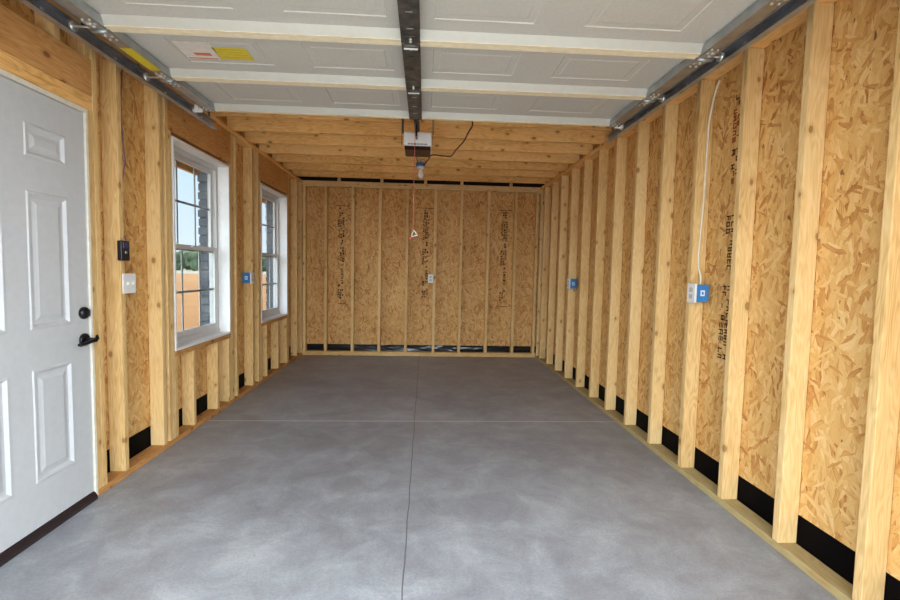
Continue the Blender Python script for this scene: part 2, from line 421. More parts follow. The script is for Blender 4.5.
for u, sd, xr in ((0.475, 1, 0.12), (1.69, 5, 0.12), (2.835, 9, 0.12)):
    zt = 2.12
    for (za, zb, ro, sk, uo, uw) in ((2.00, zt, 2, .25, .02, .06), (1.70, 1.98, 3, .12, .0, .10), (1.60, 1.66, 1, .0, .05, .03), (1.36, 1.56, 3, .18, .0, .095), (1.28, 1.31, 1, .0, .05, .03),
                                     (1.12, 1.25, 1, .1, .045, .045), (0.98, 1.09, 2, .35, .0, .09), (0.84, 0.95, 3, .2, .0, .09)):
        stamp(wb, 'xz', 0.0925, u + uo, u + uo + uw, za, zb, ro, sd, M_ink, sk); sd += 1
    mb = MB(); mb.box(u - 0.03, u + 0.16, 0.0919, 0.0927, zt + 0.02, zt + 0.028).box(u + 0.01, u + 0.11, 0.0919, 0.0927, 0.735, 0.743); mb.build('printed_stamp', M_ink, wb)
sd = 40
for (za, zb, ro, sk, uo, uw, mk) in ((2.20, 2.27, 2, .1, .02, .07, M_ink), (2.02, 2.19, 2, .3, .04, .06, M_inkr), (1.99, 2.17, 1, .1, .015, .025, M_ink), (1.78, 1.97, 3, .22, 0, .10, M_ink), (1.60, 1.74, 2, .3, 0, .05, M_ink), (1.45, 1.6, 3, .25, .0, .11, M_ink),
                                 (1.22, 1.42, 2, .35, 0.0, .09, M_ink), (1.00, 1.20, 3, .25, .0, .11, M_ink), (0.80, 0.985, 3, .2, .0, .12, M_ink)):
    stamp(wr, 'yz', W + 0.0920, -4.205 + uo * 1.15, -4.205 + (uo + uw) * 1.15, za, zb, ro, sd, mk, sk); sd += 1

# ------------------------------------------------------------------ framing lumber
ORD = ['first', 'second', 'third', 'fourth', 'fifth', 'sixth', 'seventh', 'eighth', 'ninth', 'tenth', 'eleventh', 'twelfth', 'thirteenth', 'fourteenth']
ZP, ZT, ZTB, H0 = 0.038, 2.429, 2.391, 2.467
_cache = {}
def lumber(name, x0, x1, y0, y1, z0, z1, m, label, cat, group=None):
    dims = tuple(round(v, 4) for v in (abs(x1 - x0), abs(y1 - y0), abs(z1 - z0))) + (m.name,)
    loc = ((x0 + x1) / 2, (y0 + y1) / 2, min(z0, z1))
    if dims in _cache:
        o = bpy.data.objects.new(name, _cache[dims]); C.objects.link(o); o.location = loc; o['_w'] = tuple(loc)
    else:
        o = MB().box(x0, x1, y0, y1, z0, z1, bev=0.003).build(name, m, loc=loc); _cache[dims] = o.data
    return tag(o, label, cat, group)
G = 0.0004
# plates
lumber('bottom_plate', -0.089, 0.0, DOOR[1] + 0.004, -0.001, 0.0, ZP, pine_yb, 'treated bottom plate along the left wall from door to back corner', 'wall plate')
lumber('bottom_plate', W, W + 0.089, Y0 + 0.005, -0.001, 0.0, ZP, pine_yt, 'greenish treated bottom plate along the right wall', 'wall plate')
lumber('bottom_plate', -0.085, W + 0.085, 0.0, 0.089, 0.0, 0.0580, pine_x, 'pine bottom plate along the back wall', 'wall plate')
lumber('top_plate', -0.089, 0.004, Y0 + 0.005, -0.001, ZT + G, H0, pine_y, 'golden top plate board along the top of the left wall', 'wall plate')
lumber('top_plate', W - 0.004, W + 0.089, Y0 + 0.005, -0.001, ZT + G, H0, pine_y, 'golden top plate board along the top of the right wall', 'wall plate')
for k, nm in ((0, 'lower'), (1, 'upper')):
    z0 = ZTB + 0.038 * k + G
    lumber('top_plate', -0.089, W + 0.089, 0.0, 0.089, z0 + 0.006, z0 + 0.044 - G, pine_x, nm + ' board of the doubled top plate on the back wall', 'wall plate')

def lstud(y, zt, label, zb=ZP, group='left wall studs', name='wall_stud', y1=None):
    return lumber(name, -0.089, 0.0, y, y + 0.038 - G, zb + G, zt - G, pine_z, label, 'stud', group)
DH0, DH1 = 2.113, 2.297
lstud(-4.172, 2.037, 'short trimmer stud touching the white door frame')
lstud(-4.134, ZT, 'full height pine stud just right of the door, beside its trimmer')
lstud(-5.180, 2.037, 'trimmer stud on the hinge side of the white door', zb=0.0)
lstud(-3.943, ZT, 'pine stud carrying the black door opener button')
lstud(-3.537, ZT, 'pine stud between the light switch and the near window')
lstud(-3.462, ZT, 'full height stud at the left of the near window', )
lstud(-3.4235, 2.156, 'trimmer stud touching the left edge of the near window')
lstud(-2.452, 2.156, 'trimmer stud touching the right edge of the near window')
lstud(-2.4135, ZT, 'full height stud at the right of the near window')
lstud(-2.317, ZT, 'narrowly seen stud just left of the blue outlet between the windows')
lstud(-1.911, ZT, 'pine stud carrying the blue outlet box between the windows')
lstud(-1.746, ZT, 'full height stud at the left of the far window')
lstud(-1.7075, 2.156, 'trimmer stud touching the left edge of the far window')
lstud(-0.727, 2.156, 'trimmer stud touching the right edge of the far window')
lstud(-0.6885, ZT, 'full height stud at the right of the far window')
lstud(-0.285, ZT, 'last free standing stud before the back corner on the left wall')
lstud(-0.042, ZT, 'corner stud of the left wall against the back wall')
ZS = 0.611
for i, y in enumerate((-3.3845, -3.130, -2.724, -2.4915)):
    lstud(y, ZS, ORD[i] + ' cripple stud from the left under the near window', group='cripples under the windows', name='cripple_stud')
for i, y in enumerate((-1.668, -1.505, -1.098, -0.767)):
    lstud(y, ZS, ORD[i] + ' cripple stud from the left under the far window', group='cripples under the windows', name='cripple_stud')
lumber('rough_sill', -0.089, 0.0, -3.3847, -2.4525, ZS, ZS + 0.037, pine_yb, 'flat pine sill board under the near window', 'sill board', 'window sill boards')
lumber('rough_sill', -0.089, 0.0, -1.669, -0.7275, ZS, ZS + 0.037, pine_yb, 'flat pine sill board under the far window', 'sill board', 'window sill boards')
lumber('window_header', -0.089, 0.0, -3.4235, -2.4140, 2.156, ZT, pine_yb, 'brown header beam over the near window', 'header', 'window headers')
lumber('window_header', -0.089, 0.0, -1.7075, -0.6890, 2.156, ZT, pine_yb, 'brown header beam over the far window', 'header', 'window headers')
lumber('door_header', -0.089, 0.0, -5.180, -4.1345, DH0, DH1, pine_yb, 'wide brown header beam over the white door', 'header')
lumber('header_plate', -0.089, -0.002, -5.180, -4.1345, 2.0755, DH0 - G, pine_y, 'flat board directly under the door header, upper of two', 'board', 'boards under the door header')
lumber('header_plate', -0.089, -0.002, -5.180, -4.1345, 2.0375, 2.075, pine_y, 'flat board directly over the door frame, lower of two', 'board', 'boards under the door header')
for i, y in enumerate((-4.175, -4.37, -4.75, -5.15)):
    lumber('cripple_stud', -0.089, -0.002, y, y + 0.036, DH1 + G, ZT - G, pine_z, ORD[i] + ' short block from the right in the slot above the door header', 'stud', 'blocks above the door header')

# right wall studs
R_Y = [-(0.6624 + 0.4064 * k) for k in range(12)]
notes = {8: ' carrying the near outlet box and white cable', 2: ' carrying the far blue outlet box', 11: ' at the right edge of the view'}
names = ['nearest', 'second nearest', 'third nearest', 'fourth nearest', 'fifth nearest', 'sixth nearest', 'seventh nearest', 'eighth nearest', 'ninth nearest', 'tenth nearest', 'eleventh nearest', 'twelfth nearest']
for k in range(12):
    lumber('wall_stud', W, W + 0.089, R_Y[k], R_Y[k] + 0.038, ZP + G, ZT - G, pine_z,
           names[11 - k] + ' stud on the right wall' + notes.get(k, ''), 'stud', 'right wall studs')
lumber('wall_stud', W, W + 0.089, -0.275, -0.237, ZP + G, ZT - G, pine_z, 'right wall stud next to the back corner stud', 'stud', 'right wall studs')
lumber('wall_stud', W, W + 0.089, -0.075, -0.037, ZP + G, ZT - G, pine_z, 'corner stud of the right wall against the back wall', 'stud', 'right wall studs')
# back wall studs
for i, x in enumerate((0.001, 0.300, 0.681, 1.064, 1.448, 1.849, 2.224, 2.615, 3.009, 3.322)):
    lumber('wall_stud', x, x + 0.040, 0.0, 0.089, 0.058 + G, ZTB + 0.006, pine_z,
           ORD[i] + ' slim stud from the left on the back wall', 'stud', 'back wall studs')
# ceiling joists
J_Y = [-0.33, -0.735, -1.145, -1.55, -1.955, -2.36, -2.765, -3.17, -3.575, -3.98, -4.385, -4.79, -5.195, -5.60]
for i, y in enumerate(J_Y):
    lumber('ceiling_joist', -0.055, W + 0.055, y, y + 0.038, H0 + G, 2.655, pine_xg,
           ORD[i] + ' golden ceiling joist counted from the back wall', 'joist', 'ceiling joists')
for i, x in enumerate((0.50, 1.10, 1.72, 2.24, 2.95)):
    th = 0.6 if i % 2 == 0 else -0.6
    mb = MB().box(x - 0.02, x + 0.02, 0.02, 0.056, 2.476, 2.655)
    tag(mb.build('gable_block', pine_z, loc=(x, 0.02, 2.476)), ORD[i] + ' short wooden block from the left in the dark gap above the back wall', 'block', 'gable blocks')
tag(MB().box(-0.088, W + 0.088, 0.057, 0.09, 2.476, 2.655).build('gable_shade_sheet', M_atticshade), 'dark sheet for the attic shade in the gap above the back wall plate', 'board')  # second sheet, attic darkness painted behind the blocks
# eave seen through the window tops
tag(MB().box(-0.54, -0.50, -6.2, 0.9, 2.135, 2.32, bev=0.003).build('eave_fascia', pine_y), 'orange wooden beam outside above the windows, lower one', 'beam', 'eave beams')
tag(MB().box(-0.50, -0.2402, -6.2, 0.9, 2.325, 2.345).build('eave_soffit', pine_y), 'wooden soffit board outside above the windows', 'soffit')
for i in range(9):
    y = -5.6 + i * 0.78
    tag(MB().box(-0.4998, -0.2402, y, y + 0.04, 2.18, 2.323).build('rafter_tail', pine_xg, loc=(-0.36, y, 2.18)), 'short wooden rafter tail under the eave outside the left wall', 'rafter', 'rafter tails outside the windows')

# ------------------------------------------------------------------ windows
def ring(mb, x0, x1, ya, yb, za, zb, w, wb=None, bev=0.0):
    wb = w if wb is None else wb
    mb.box(x0, x1, ya, ya + w, za, zb, bev); mb.box(x0, x1, yb - w, yb, za, zb, bev)
    mb.box(x0, x1, ya + w, yb - w, za, za + wb, bev); mb.box(x0, x1, ya + w, yb - w, zb - w, zb, bev)
    return mb
for wi, (ya, yb) in enumerate(WIN):
    nm = 'near' if wi == 0 else 'far'
    root = empty('window_%d' % (wi + 1), (-0.05, (ya + yb) / 2, 0.65), nm + ' white double hung window with white lined recess in the left wall', 'window', kind='structure')
    zA, zB = 0.650, 2.130
    ring(MB(), -0.0925, 0.004, ya, yb, zA, zB, 0.018, bev=0.0015).build('window_lining', M_jamb, root)
    a, b, c, d = ya + 0.018, yb - 0.018, zA + 0.018, zB - 0.018
    fr = ring(MB(), -0.160, -0.0935, ya + 0.003, yb - 0.003, zA + 0.012, zB - 0.012, 0.045, 0.050, bev=0.003)
    fr.box(-0.098, -0.082, a + 0.001, b - 0.001, c + 0.0005, c + 0.03, 0.002)
    fr.build('window_frame', M_vinyl, root)
    a, b, c, d = ya + 0.049, yb - 0.049, zA + 0.063, zB - 0.058
    zm = 1.387
    for part, xo, z0, z1, gz in (('upper_sash', -0.150, zm - 0.022, d, 1.735), ('lower_sash', -0.120, c, zm + 0.022, 1.048)):
        sash = ring(MB(), xo, xo + 0.026, a, b, z0, z1, 0.034, 0.040, bev=0.002).build(part, M_vinyl, root)
        gx = xo + 0.012
        MB().box(gx, gx + 0.004, a + 0.030, b - 0.030, z0 + 0.036, z1 - 0.030).build('glass_pane', M_glass, sash)
        gr = MB()
        for yy in (a + (b - a) / 3, a + 2 * (b - a) / 3): gr.box(gx - 0.008, gx - 0.001, yy - 0.0085, yy + 0.0085, z0 + 0.036, z1 - 0.030)
        gr.box(gx - 0.009, gx - 0.0015, a + 0.030, b - 0.030, gz - 0.0085, gz + 0.0085)
        gr.build('window_grid', M_grid, sash)
    MB().box(-0.096, -0.083, (a + b) / 2 - 0.03, (a + b) / 2 + 0.03, zm + 0.001, zm + 0.018, 0.003).build('sash_lock', M_vinyl, root)

# ------------------------------------------------------------------ entry door
door = empty('door_1', (-0.03, -4.66, 0.0), 'white six panel entry door with black lever in the left wall', 'door', kind='structure')
jm = MB().box(-0.100, 0.003, -4.192, -4.1755, 0.0, 2.034, 0.0015).box(-0.100, 0.003, -5.141, -5.120, 0.0, 2.034, 0.0015).box(-0.100, 0.003, -5.120, -4.192, 2.012, 2.034, 0.0015)
jm.build('door_frame', M_jambw, door)
def panel_face(mb, O, U, V, Nn, w, h, rects, rings):
    """rectangular face w x h with panels: each a nest of rings (inset, height along normal)"""
    O, U, V, Nn = map(Vector, (O, U, V, Nn))
    us = sorted({0, w, *[r[0] for r in rects], *[r[1] for r in rects]}); vs = sorted({0, h, *[r[2] for r in rects], *[r[3] for r in rects]})
    P = lambda u, v, n=0: mb.bm.verts.new(O + U * u + V * v + Nn * n)
    for a, b in zip(us, us[1:]):
        for c, d in zip(vs, vs[1:]):
            if any(r[0] <= a + 1e-6 and r[1] >= b - 1e-6 and r[2] <= c + 1e-6 and r[3] >= d - 1e-6 for r in rects): continue
            mb.bm.faces.new((P(a, c), P(b, c), P(b, d), P(a, d)))
    for r in rects:
        prev = [P(r[0], r[2]), P(r[1], r[2]), P(r[1], r[3]), P(r[0], r[3])]
        for ins, n in rings:
            cur = [P(r[0] + ins, r[2] + ins, n), P(r[1] - ins, r[2] + ins, n), P(r[1] - ins, r[3] - ins, n), P(r[0] + ins, r[3] - ins, n)]
            for i in range(4): mb.bm.faces.new((prev[i], prev[(i + 1) % 4], cur[(i + 1) % 4], cur[i]))
            prev = cur
        mb.bm.faces.new(prev)
    bmesh.ops.remove_doubles(mb.bm, verts=mb.bm.verts, dist=1e-5)
slab = MB(); DX = -0.006
cols = [(4.318, 4.555), (4.672, 4.909)]; rows = [(0.250, 0.772), (0.952, 1.567), (1.715, 1.860)]
y0s, y1s = -5.115, -4.196
rects = [(-b - y0s, -a - y0s, r0 - 0.045, r1 - 0.045) for a, b in cols for r0, r1 in rows]
panel_face(slab, (DX, y0s, 0.045), (0, 1, 0), (0, 0, 1), (1, 0, 0), y1s - y0s, 2.008 - 0.045, rects,
           [(0.005, 0.004), (0.012, 0.004), (0.024, -0.007), (0.036, -0.007), (0.058, -0.001)])
e_ = [e for e in slab.bm.edges if e.is_boundary]
r_ = bmesh.ops.extrude_edge_only(slab.bm, edges=e_); vv = [v for v in r_['geom'] if isinstance(v, bmesh.types.BMVert)]
bmesh.ops.translate(slab.bm, verts=vv, vec=(-0.044, 0, 0))
slab.quad((DX - 0.044, y0s, 0.045), (DX - 0.044, y1s, 0.045), (DX - 0.044, y1s, 2.008), (DX - 0.044, y0s, 2.008))
bmesh.ops.remove_doubles(slab.bm, verts=slab.bm.verts, dist=1e-5)
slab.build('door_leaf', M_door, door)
MB().prism([(-0.10, 0.0), (0.012, 0.0), (0.012, 0.018), (-0.002, 0.040), (-0.10, 0.040)], 1, -5.119, -4.193).build('threshold', M_bronze, door)
MB().tube([(DX - 0.001, -4.237, 1.000), (DX + 0.010, -4.237, 1.000), (DX + 0.020, -4.237, 1.000), (DX + 0.024, -4.237, 1.0)], [0.031, 0.031, 0.026, 0.016], 20).box(DX + 0.022, DX + 0.036, -4.241, -4.233, 0.984, 1.016, 0.002).build('deadbolt', M_black, door)
hd = MB().tube([(DX - 0.001, -4.237, 0.862), (DX + 0.010, -4.237, 0.862), (DX + 0.014, -4.237, 0.862)], [0.033, 0.033, 0.026], 20)
hd.tube([(DX + 0.010, -4.237, 0.862), (DX + 0.058, -4.237, 0.862)], [0.013, 0.011], 12)
hd.tube([(DX + 0.056, -4.222, 0.885), (DX + 0.060, -4.226, 0.868), (DX + 0.060, -4.240, 0.860), (DX + 0.058, -4.270, 0.858), (DX + 0.056, -4.305, 0.852), (DX + 0.054, -4.336, 0.851), (DX + 0.052, -4.345, 0.852)], [0.006, 0.010, 0.011, 0.009, 0.0085, 0.010, 0.006], 10)
hd.build('door_lever', M_black, door)

# ------------------------------------------------------------------ switch, opener button, outlets
sw = empty('light_switch', (0.0, -3.877, 1.14), 'white double light switch plate on the left wall below the black opener button', 'light switch')
MB().box(0.0005, 0.008, -3.936, -3.818, 1.082, 1.198, 0.003).build('wall_plate', M_whitep, sw)
for y in (-3.902, -3.852): MB().box(0.008, 0.020, y - 0.004, y + 0.004, 1.133, 1.149, 0.002).build('toggle', M_whitep, sw)
MB().box(-0.070, 0.0, -3.900, -3.820, 1.09, 1.19).build('switch_box', M_blue, sw)
ob = empty('opener_button', (0.0, -3.94, 1.33), 'black garage door opener button on the pine stud above the light switch', 'opener button')
MB().box(0.0005, 0.026, -3.972, -3.898, 1.272, 1.385, 0.004).build('housing', M_blackp, ob)
MB().box(0.026, 0.030, -3.960, -3.910, 1.340, 1.378, 0.001).build('push_button', M_screen, ob)
MB().box(0.026, 0.029, -3.943, -3.925, 1.312, 1.326, 0.001).build('light_button', M_galv, ob)
tag(MB().tube([(-0.015, -3.860, 2.38), (-0.03, -3.858, 2.19), (-0.035, -3.845, 2.0), (-0.02, -3.848, 1.85), (-0.03, -3.872, 1.7), (-0.03, -3.888, 1.55), (-0.012, -3.893, 1.42), (0.008, -3.900, 1.386)], 0.0035, 8).build('bell_wire', M_purple),
    'thin purplish wire running down to the black opener button', 'wire')
def outlet(side, ynear, zc, label, wide=0.075, plate=True):
    """single gang box nailed to the near face of a stud; side=+1 right wall, -1 left wall"""
    wx = W if side > 0 else 0.0; s = side
    t = empty('outlet_box', (wx, ynear, zc), label, 'electrical outlet', 'blue boxes on the side walls')
    y1 = ynear - 0.0005; y0 = y1 - 0.070
    MB().box(wx + s * 0.000, wx + s * 0.075, y0, y1, zc - 0.052, zc + 0.052, 0.002).build('box_body', M_blue, t)
    f = MB().box(wx - s * 0.014, wx - s * 0.0003, y0 - 0.004, y1 + 0.008, zc - 0.058, zc + 0.058, 0.003).build('face_plate', M_whitep, t)
    for dz in (-0.02, 0.02): MB().box(wx - s * 0.0165, wx - s * 0.014, y0 + 0.018, y0 + 0.052, zc + dz - 0.014, zc + dz + 0.014, 0.001).build('socket', M_rail, f)
    MB().box(wx + s * 0.024, wx + s * 0.050, y0 - 0.0014, y0 - 0.0001, zc - 0.016, zc + 0.018).build('box_label', M_whitep, t)
    g2 = MB().box(wx + s * 0.031, wx + s * 0.043, y0 - 0.0024, y0 - 0.0014, zc - 0.008, zc + 0.009); g2.build('label_mark', M_blue, t)
    return t
outlet(1, R_Y[8], 1.148, 'blue outlet box with white face on the near part of the right wall, cable above')
outlet(1, R_Y[2], 1.132, 'small far blue outlet box on the right wall toward the back')
outlet(-1, -1.911, 1.138, 'blue outlet box on the stud between the two windows')
oc = empty('wall_outlet', (1.83, 0.0, 1.13), 'small white outlet on the back wall just left of a middle stud', 'electrical outlet')
MB().box(1.778, 1.850, -0.007, -0.0005, 1.068, 1.192, 0.002).build('face_plate', M_whitep, oc)
for dz in (-0.022, 0.022): MB().box(1.797, 1.831, -0.010, -0.007, 1.13 + dz - 0.014, 1.13 + dz + 0.014, 0.001).build('socket', M_rail, oc)
MB().box(1.780, 1.848, 0.0, 0.06, 1.075, 1.185).build('box_body', M_blue, oc)
def smooth(pts, n=8):
    P = [Vector(p) for p in pts]; out = []
    for i in range(len(P) - 1):
        a = P[max(0, i - 1)]; b = P[i]; c = P[i + 1]; d = P[min(len(P) - 1, i + 2)]
        for k in range(n):
            t = k / n
            out.append(0.5 * ((2 * b) + (-a + c) * t + (2 * a - 5 * b + 4 * c - d) * t * t + (-a + 3 * b - 3 * c + d) * t ** 3))
    return out + [P[-1]]
yn = R_Y[8]
tag(MB().tube(smooth([(W + 0.05, yn - 0.10, 2.386), (W + 0.045, yn - 0.075, 2.33), (W + 0.052, yn - 0.022, 2.20), (W + 0.055, yn - 0.007, 2.05), (W + 0.052, yn - 0.006, 1.75), (W + 0.040, yn - 0.008, 1.45), (W + 0.036, yn - 0.012, 1.32), (W + 0.040, yn - 0.036, 1.25), (W + 0.040, yn - 0.036, 1.202)]), 0.0055, 8).build('electric_cable', M_cable),
    'white electric cable running down the stud to the near blue outlet box', 'cable')

# ------------------------------------------------------------------ garage door
GX0, GX1 = 0.270, 3.052
SEC = [(-3.983, -3.450), (-4.516, -3.983), (-5.049, -4.516), (-5.582, -5.049)]
gd = empty('garage_door', (1.64, -4.516, 2.28), 'raised white sectional garage door lying overhead on its tracks', 'garage door')
ZB, ZK = 2.280, 2.316
for i, (ya, yb) in enumerate(SEC):
    ya += 0.0008; yb -= 0.0008
    mb = MB()
    # recessed inner skin with four embossed panels
    pr_ = [(a - GX0, b - GX0, 0.135, (yb - ya) - 0.135) for a, b in ((0.49, 0.925), (1.125, 1.555), (1.755, 2.185), (2.40, 2.83))]
    panel_face(mb, (GX0, ya, ZK), (1, 0, 0), (0, 1, 0), (0, 0, 1), GX1 - GX0, yb - ya, pr_, [(0.005, 0.0035), (0.034, 0.0035), (0.042, 0.0015)])
    mb.box(GX0, GX1, ya, yb, ZK + 0.012, ZK + 0.016)
    sec = mb.build('door_section', M_panel, gd)
    rl = MB()
    rl.prism([(yb, ZB), (yb - 0.026, ZB), (yb - 0.030, ZB + 0.006), (yb - 0.046, ZK - 0.0003), (yb, ZK + 0.014)], 0, GX0, GX1)
    rl.prism([(ya, ZB), (ya, ZK + 0.014), (ya + 0.046, ZK - 0.0003), (ya + 0.030, ZB + 0.006), (ya + 0.026, ZB)], 0, GX0, GX1)
    rl.build('section_rail', M_rail, sec)
    lp = MB().box(GX0 + 0.001, GX1 - 0.001, yb - 0.026, yb - 0.0005, ZB - 0.003, ZB - 0.0003)
    lp.box(GX0 + 0.001, GX1 - 0.001, ya + 0.0005, ya + 0.026, ZB - 0.003, ZB - 0.0003)
    lp.build('section_edge', M_cream, sec)
    # stiles: folded sheet metal with flanges
    cs = MB(); cx = 1.652
    cs.box(cx - 0.040, cx + 0.040, ya + 0.004, yb - 0.004, ZB - 0.007, ZB - 0.0035, 0.001)
    cs.box(cx - 0.042, cx - 0.038, ya + 0.004, yb - 0.004, ZB - 0.007, ZB + 0.030); cs.box(cx + 0.038, cx + 0.042, ya + 0.004, yb - 0.004, ZB - 0.007, ZB + 0.030)
    st = cs.build('centre_stile', M_galvd, gd)
    slots = MB()
    for t in (0.22, 0.50, 0.74): slots.box(cx - 0.014, cx + 0.014, ya + (yb - ya) * t, ya + (yb - ya) * t + 0.006, ZB - 0.0085, ZB - 0.007)
    slots.build('stile_slot', M_blackp if i % 2 else M_galv, st)
    for sx, xa, xb in ((1, GX0, GX0 + 0.062), (-1, GX1 - 0.062, GX1)):
        es = MB()
        es.box(xa, xb, ya + 0.004, yb - 0.006, ZB - 0.0075, ZB - 0.0035, 0.001)
        xi = xb if sx > 0 else xa; xo = xa if sx > 0 else xb
        fl = MB().prism([(ya + 0.004, ZB - 0.0075), (yb - 0.03, ZB - 0.0075), (yb - 0.008, ZB + 0.008), (yb - 0.008, ZB + 0.03), (ya + 0.004, ZB + 0.03)], 0, xi - 0.0015, xi + 0.0015)
        es.box(xo - 0.0015, xo + 0.0015, ya + 0.004, yb - 0.004, ZB - 0.012, ZB + 0.036)
        e1 = es.build('end_stile', M_under, gd); fl.build('stile_flange', M_galv, e1)
        bl = MB()
        for t in (0.10, 0.16, 0.84, 0.90):
            for dx in (0.016, 0.044):
                bx = xa + dx; by = ya + (yb - ya) * t
                bl.tube([(bx, by, ZB - 0.0075), (bx, by, ZB - 0.013)], 0.006, 6)
        bl.build('stile_bolt', M_zinc, e1)
# hinges + rollers
def hinge(x, y, end=0):
    h = MB()
    h.box(x - 0.028, x + 0.028, y - 0.075, y - 0.006, ZB - 0.0105, ZB - 0.0078, 0.001).box(x - 0.028, x + 0.028, y + 0.006, y + 0.062, ZB - 0.0105, ZB - 0.0078, 0.001)
    h.tube([(x - 0.032, y, ZB - 0.015), (x + 0.032, y, ZB - 0.015)], 0.009, 10)
    hi = h.build('hinge', M_galvd if end == 0 else M_galv, gd)
    b = MB()
    for dy in (-0.058, -0.036, 0.034): b.tube([(x, y + dy, ZB - 0.0105), (x, y + dy, ZB - 0.018)], 0.0065, 6)
    b.build('hinge_bolt', M_zinc, hi)
    if end == 0: MB().box(x - 0.032, x + 0.032, y + 0.008, y + 0.022, ZB - 0.024, ZB - 0.012, 0.002).build('hinge_bar', M_whitep, hi)
for yj in (-3.983, -4.516, -5.049):
    hinge(1.652, yj)
    for s, xh, xt in ((1, GX0 + 0.028, 0.196), (-1, GX1 - 0.028, W - 0.285)):
        hinge(xh, yj, 1)
        xt = 0.190 if s > 0 else 3.098
        MB().tube([(xh - s * 0.0, yj + 0.0, ZB + 0.001), (xh - s * 0.055, yj, ZB + 0.001), (xt, yj, ZB + 0.001)], 0.0052, 8).tube([(xt + s * 0.004, yj, ZB + 0.001), (xt - s * 0.010, yj, ZB + 0.001)], 0.022, 16).build('roller', M_zinc, gd)
for s, xh, xt in ((1, GX0 + 0.005, 0.190), (-1, GX1 - 0.005, 3.085)):
    x = 0.2225 if s > 0 else 3.0575
    br = MB().box(x - 0.026, x + 0.026, -3.472, -3.466, 2.262, 2.345, 0.001)
    for q in (-0.018, 0.0, 0.018): br.box(x + q - 0.005, x + q + 0.005, -3.480, -3.471, 2.264, 2.343, 0.003)
    br.box(x - 0.026, x + 0.026, -3.472, -3.43, 2.343, 2.346)
    bk = br.build('top_bracket', M_whitep, gd)
    MB().tube([(x, -3.450, ZB + 0.001), (xt, -3.450, ZB + 0.001)], 0.0052, 8).tube([(xt + s * 0.004, -3.450, ZB + 0.001), (xt - s * 0.010, -3.450, ZB + 0.001)], 0.022, 16).build('roller', M_zinc, gd)
# stickers
s1 = MB().prism([(0.515, -4.350), (0.690, -4.350), (0.665, -4.160), (0.500, -4.160)], 2, ZK - 0.0012, ZK - 0.0002).build('warning_label', M_paper, gd); s1['label'] = 'white and red warning label'
MB().box(0.510, 0.655, -4.177, -4.168, ZK - 0.0018, ZK - 0.0011).box(0.560, 0.64, -4.235, -4.205, ZK - 0.0018, ZK - 0.0011).build('label_print', M_red, s1)
s2 = MB().box(0.672, 0.838, -4.300, -4.170, ZK - 0.0012, ZK - 0.0002).build('warning_label', M_yellow, gd); s2['label'] = 'yellow warning label'
l2 = MB()
for t in range(4): l2.box(0.685, 0.825 - 0.02 * (t % 2), -4.285 + t * 0.028, -4.279 + t * 0.028, ZK - 0.0016, ZK - 0.0011)
l2.build('label_print', plain('olive_print', (0.50, 0.38, 0.03), 0.6), s2)
s3 = MB().box(GX0 + 0.004, GX0 + 0.058, -4.345, -4.10, ZB - 0.0088, ZB - 0.0076).build('warning_label', M_yellow, gd); s3['label'] = 'yellow warning label on the steel end stile'

# tracks
def track(side):
    xw = 0.158 if side > 0 else 3.130; s = side
    t = empty('door_track', (xw, -3.12, 2.27), ('left' if side > 0 else 'right') + ' galvanized steel track beside the raised garage door', 'door track', 'garage door tracks')
    # C profile opening toward the door; path horizontal then curving down behind the opening
    path = [(-3.12, 2.281)] + [(-5.66, 2.281)] + [(-5.66 - 0.30 * math.sin(a), 1.981 + 0.30 * math.cos(a)) for a in [PI / 2 * k / 8 for k in range(1, 9)]] + [(-5.96, 0.02)]
    prof = [(0, -0.027), (0.032, -0.027), (0.032, -0.022), (0.0025, -0.0245), (0.0025, 0.0245), (0.032, 0.022), (0.032, 0.027), (0, 0.027)]
    mb = MB(); rings = []
    for i, (y, z) in enumerate(path):
        a = Vector((path[max(0, i - 1)])); b = Vector((path[min(len(path) - 1, i + 1)])); d = (b - a).normalized(); n = Vector((-d.y, d.x))
        if n.y < 0 and i == 0: n = -n
        n = Vector((d.y, -d.x))
        rings.append([mb.bm.verts.new((xw + s * u, y + n.x * v, z + n.y * v)) for u, v in prof])
    for a, b in zip(rings, rings[1:]):
        for k in range(len(prof)): mb.bm.faces.new((a[k], a[(k + 1) % len(prof)], b[(k + 1) % len(prof)], b[k]))
    mb.bm.faces.new(rings[0]); mb.bm.faces.new(list(reversed(rings[-1])))
    mb.build('track_rail', M_track, t)
    # perforated support angle on the wall side
    an = MB().box(xw - s * 0.003, xw - s * 0.0005, -5.60, -3.14, 2.256, 2.318).box(xw - s * 0.035, xw - s * 0.003, -5.60, -3.14, 2.3155, 2.318)
    an.build('support_angle', M_track, t)
    for y in (-3.30, -3.75, -4.20, -4.65, -5.10, -5.5):
        MB().tube([(xw + s * 0.003, y, 2.281), (xw + s * 0.008, y, 2.281)], 0.008, 6).build('track_bolt', M_zinc, t)
    MB().box(xw - s * 0.006, xw - s * 0.0035, -3.185, -3.150, 2.275, 2.470).box(xw - s * 0.006, xw + s * 0.03, -3.19, -3.12, 2.3085, 2.311).build('track_hanger', M_galvd, t)
    MB().box(xw - s * 0.006, xw - s * 0.0035, -4.42, -4.385, 2.275, 2.470).build('track_hanger', M_galvd, t)
track(1); track(-1)

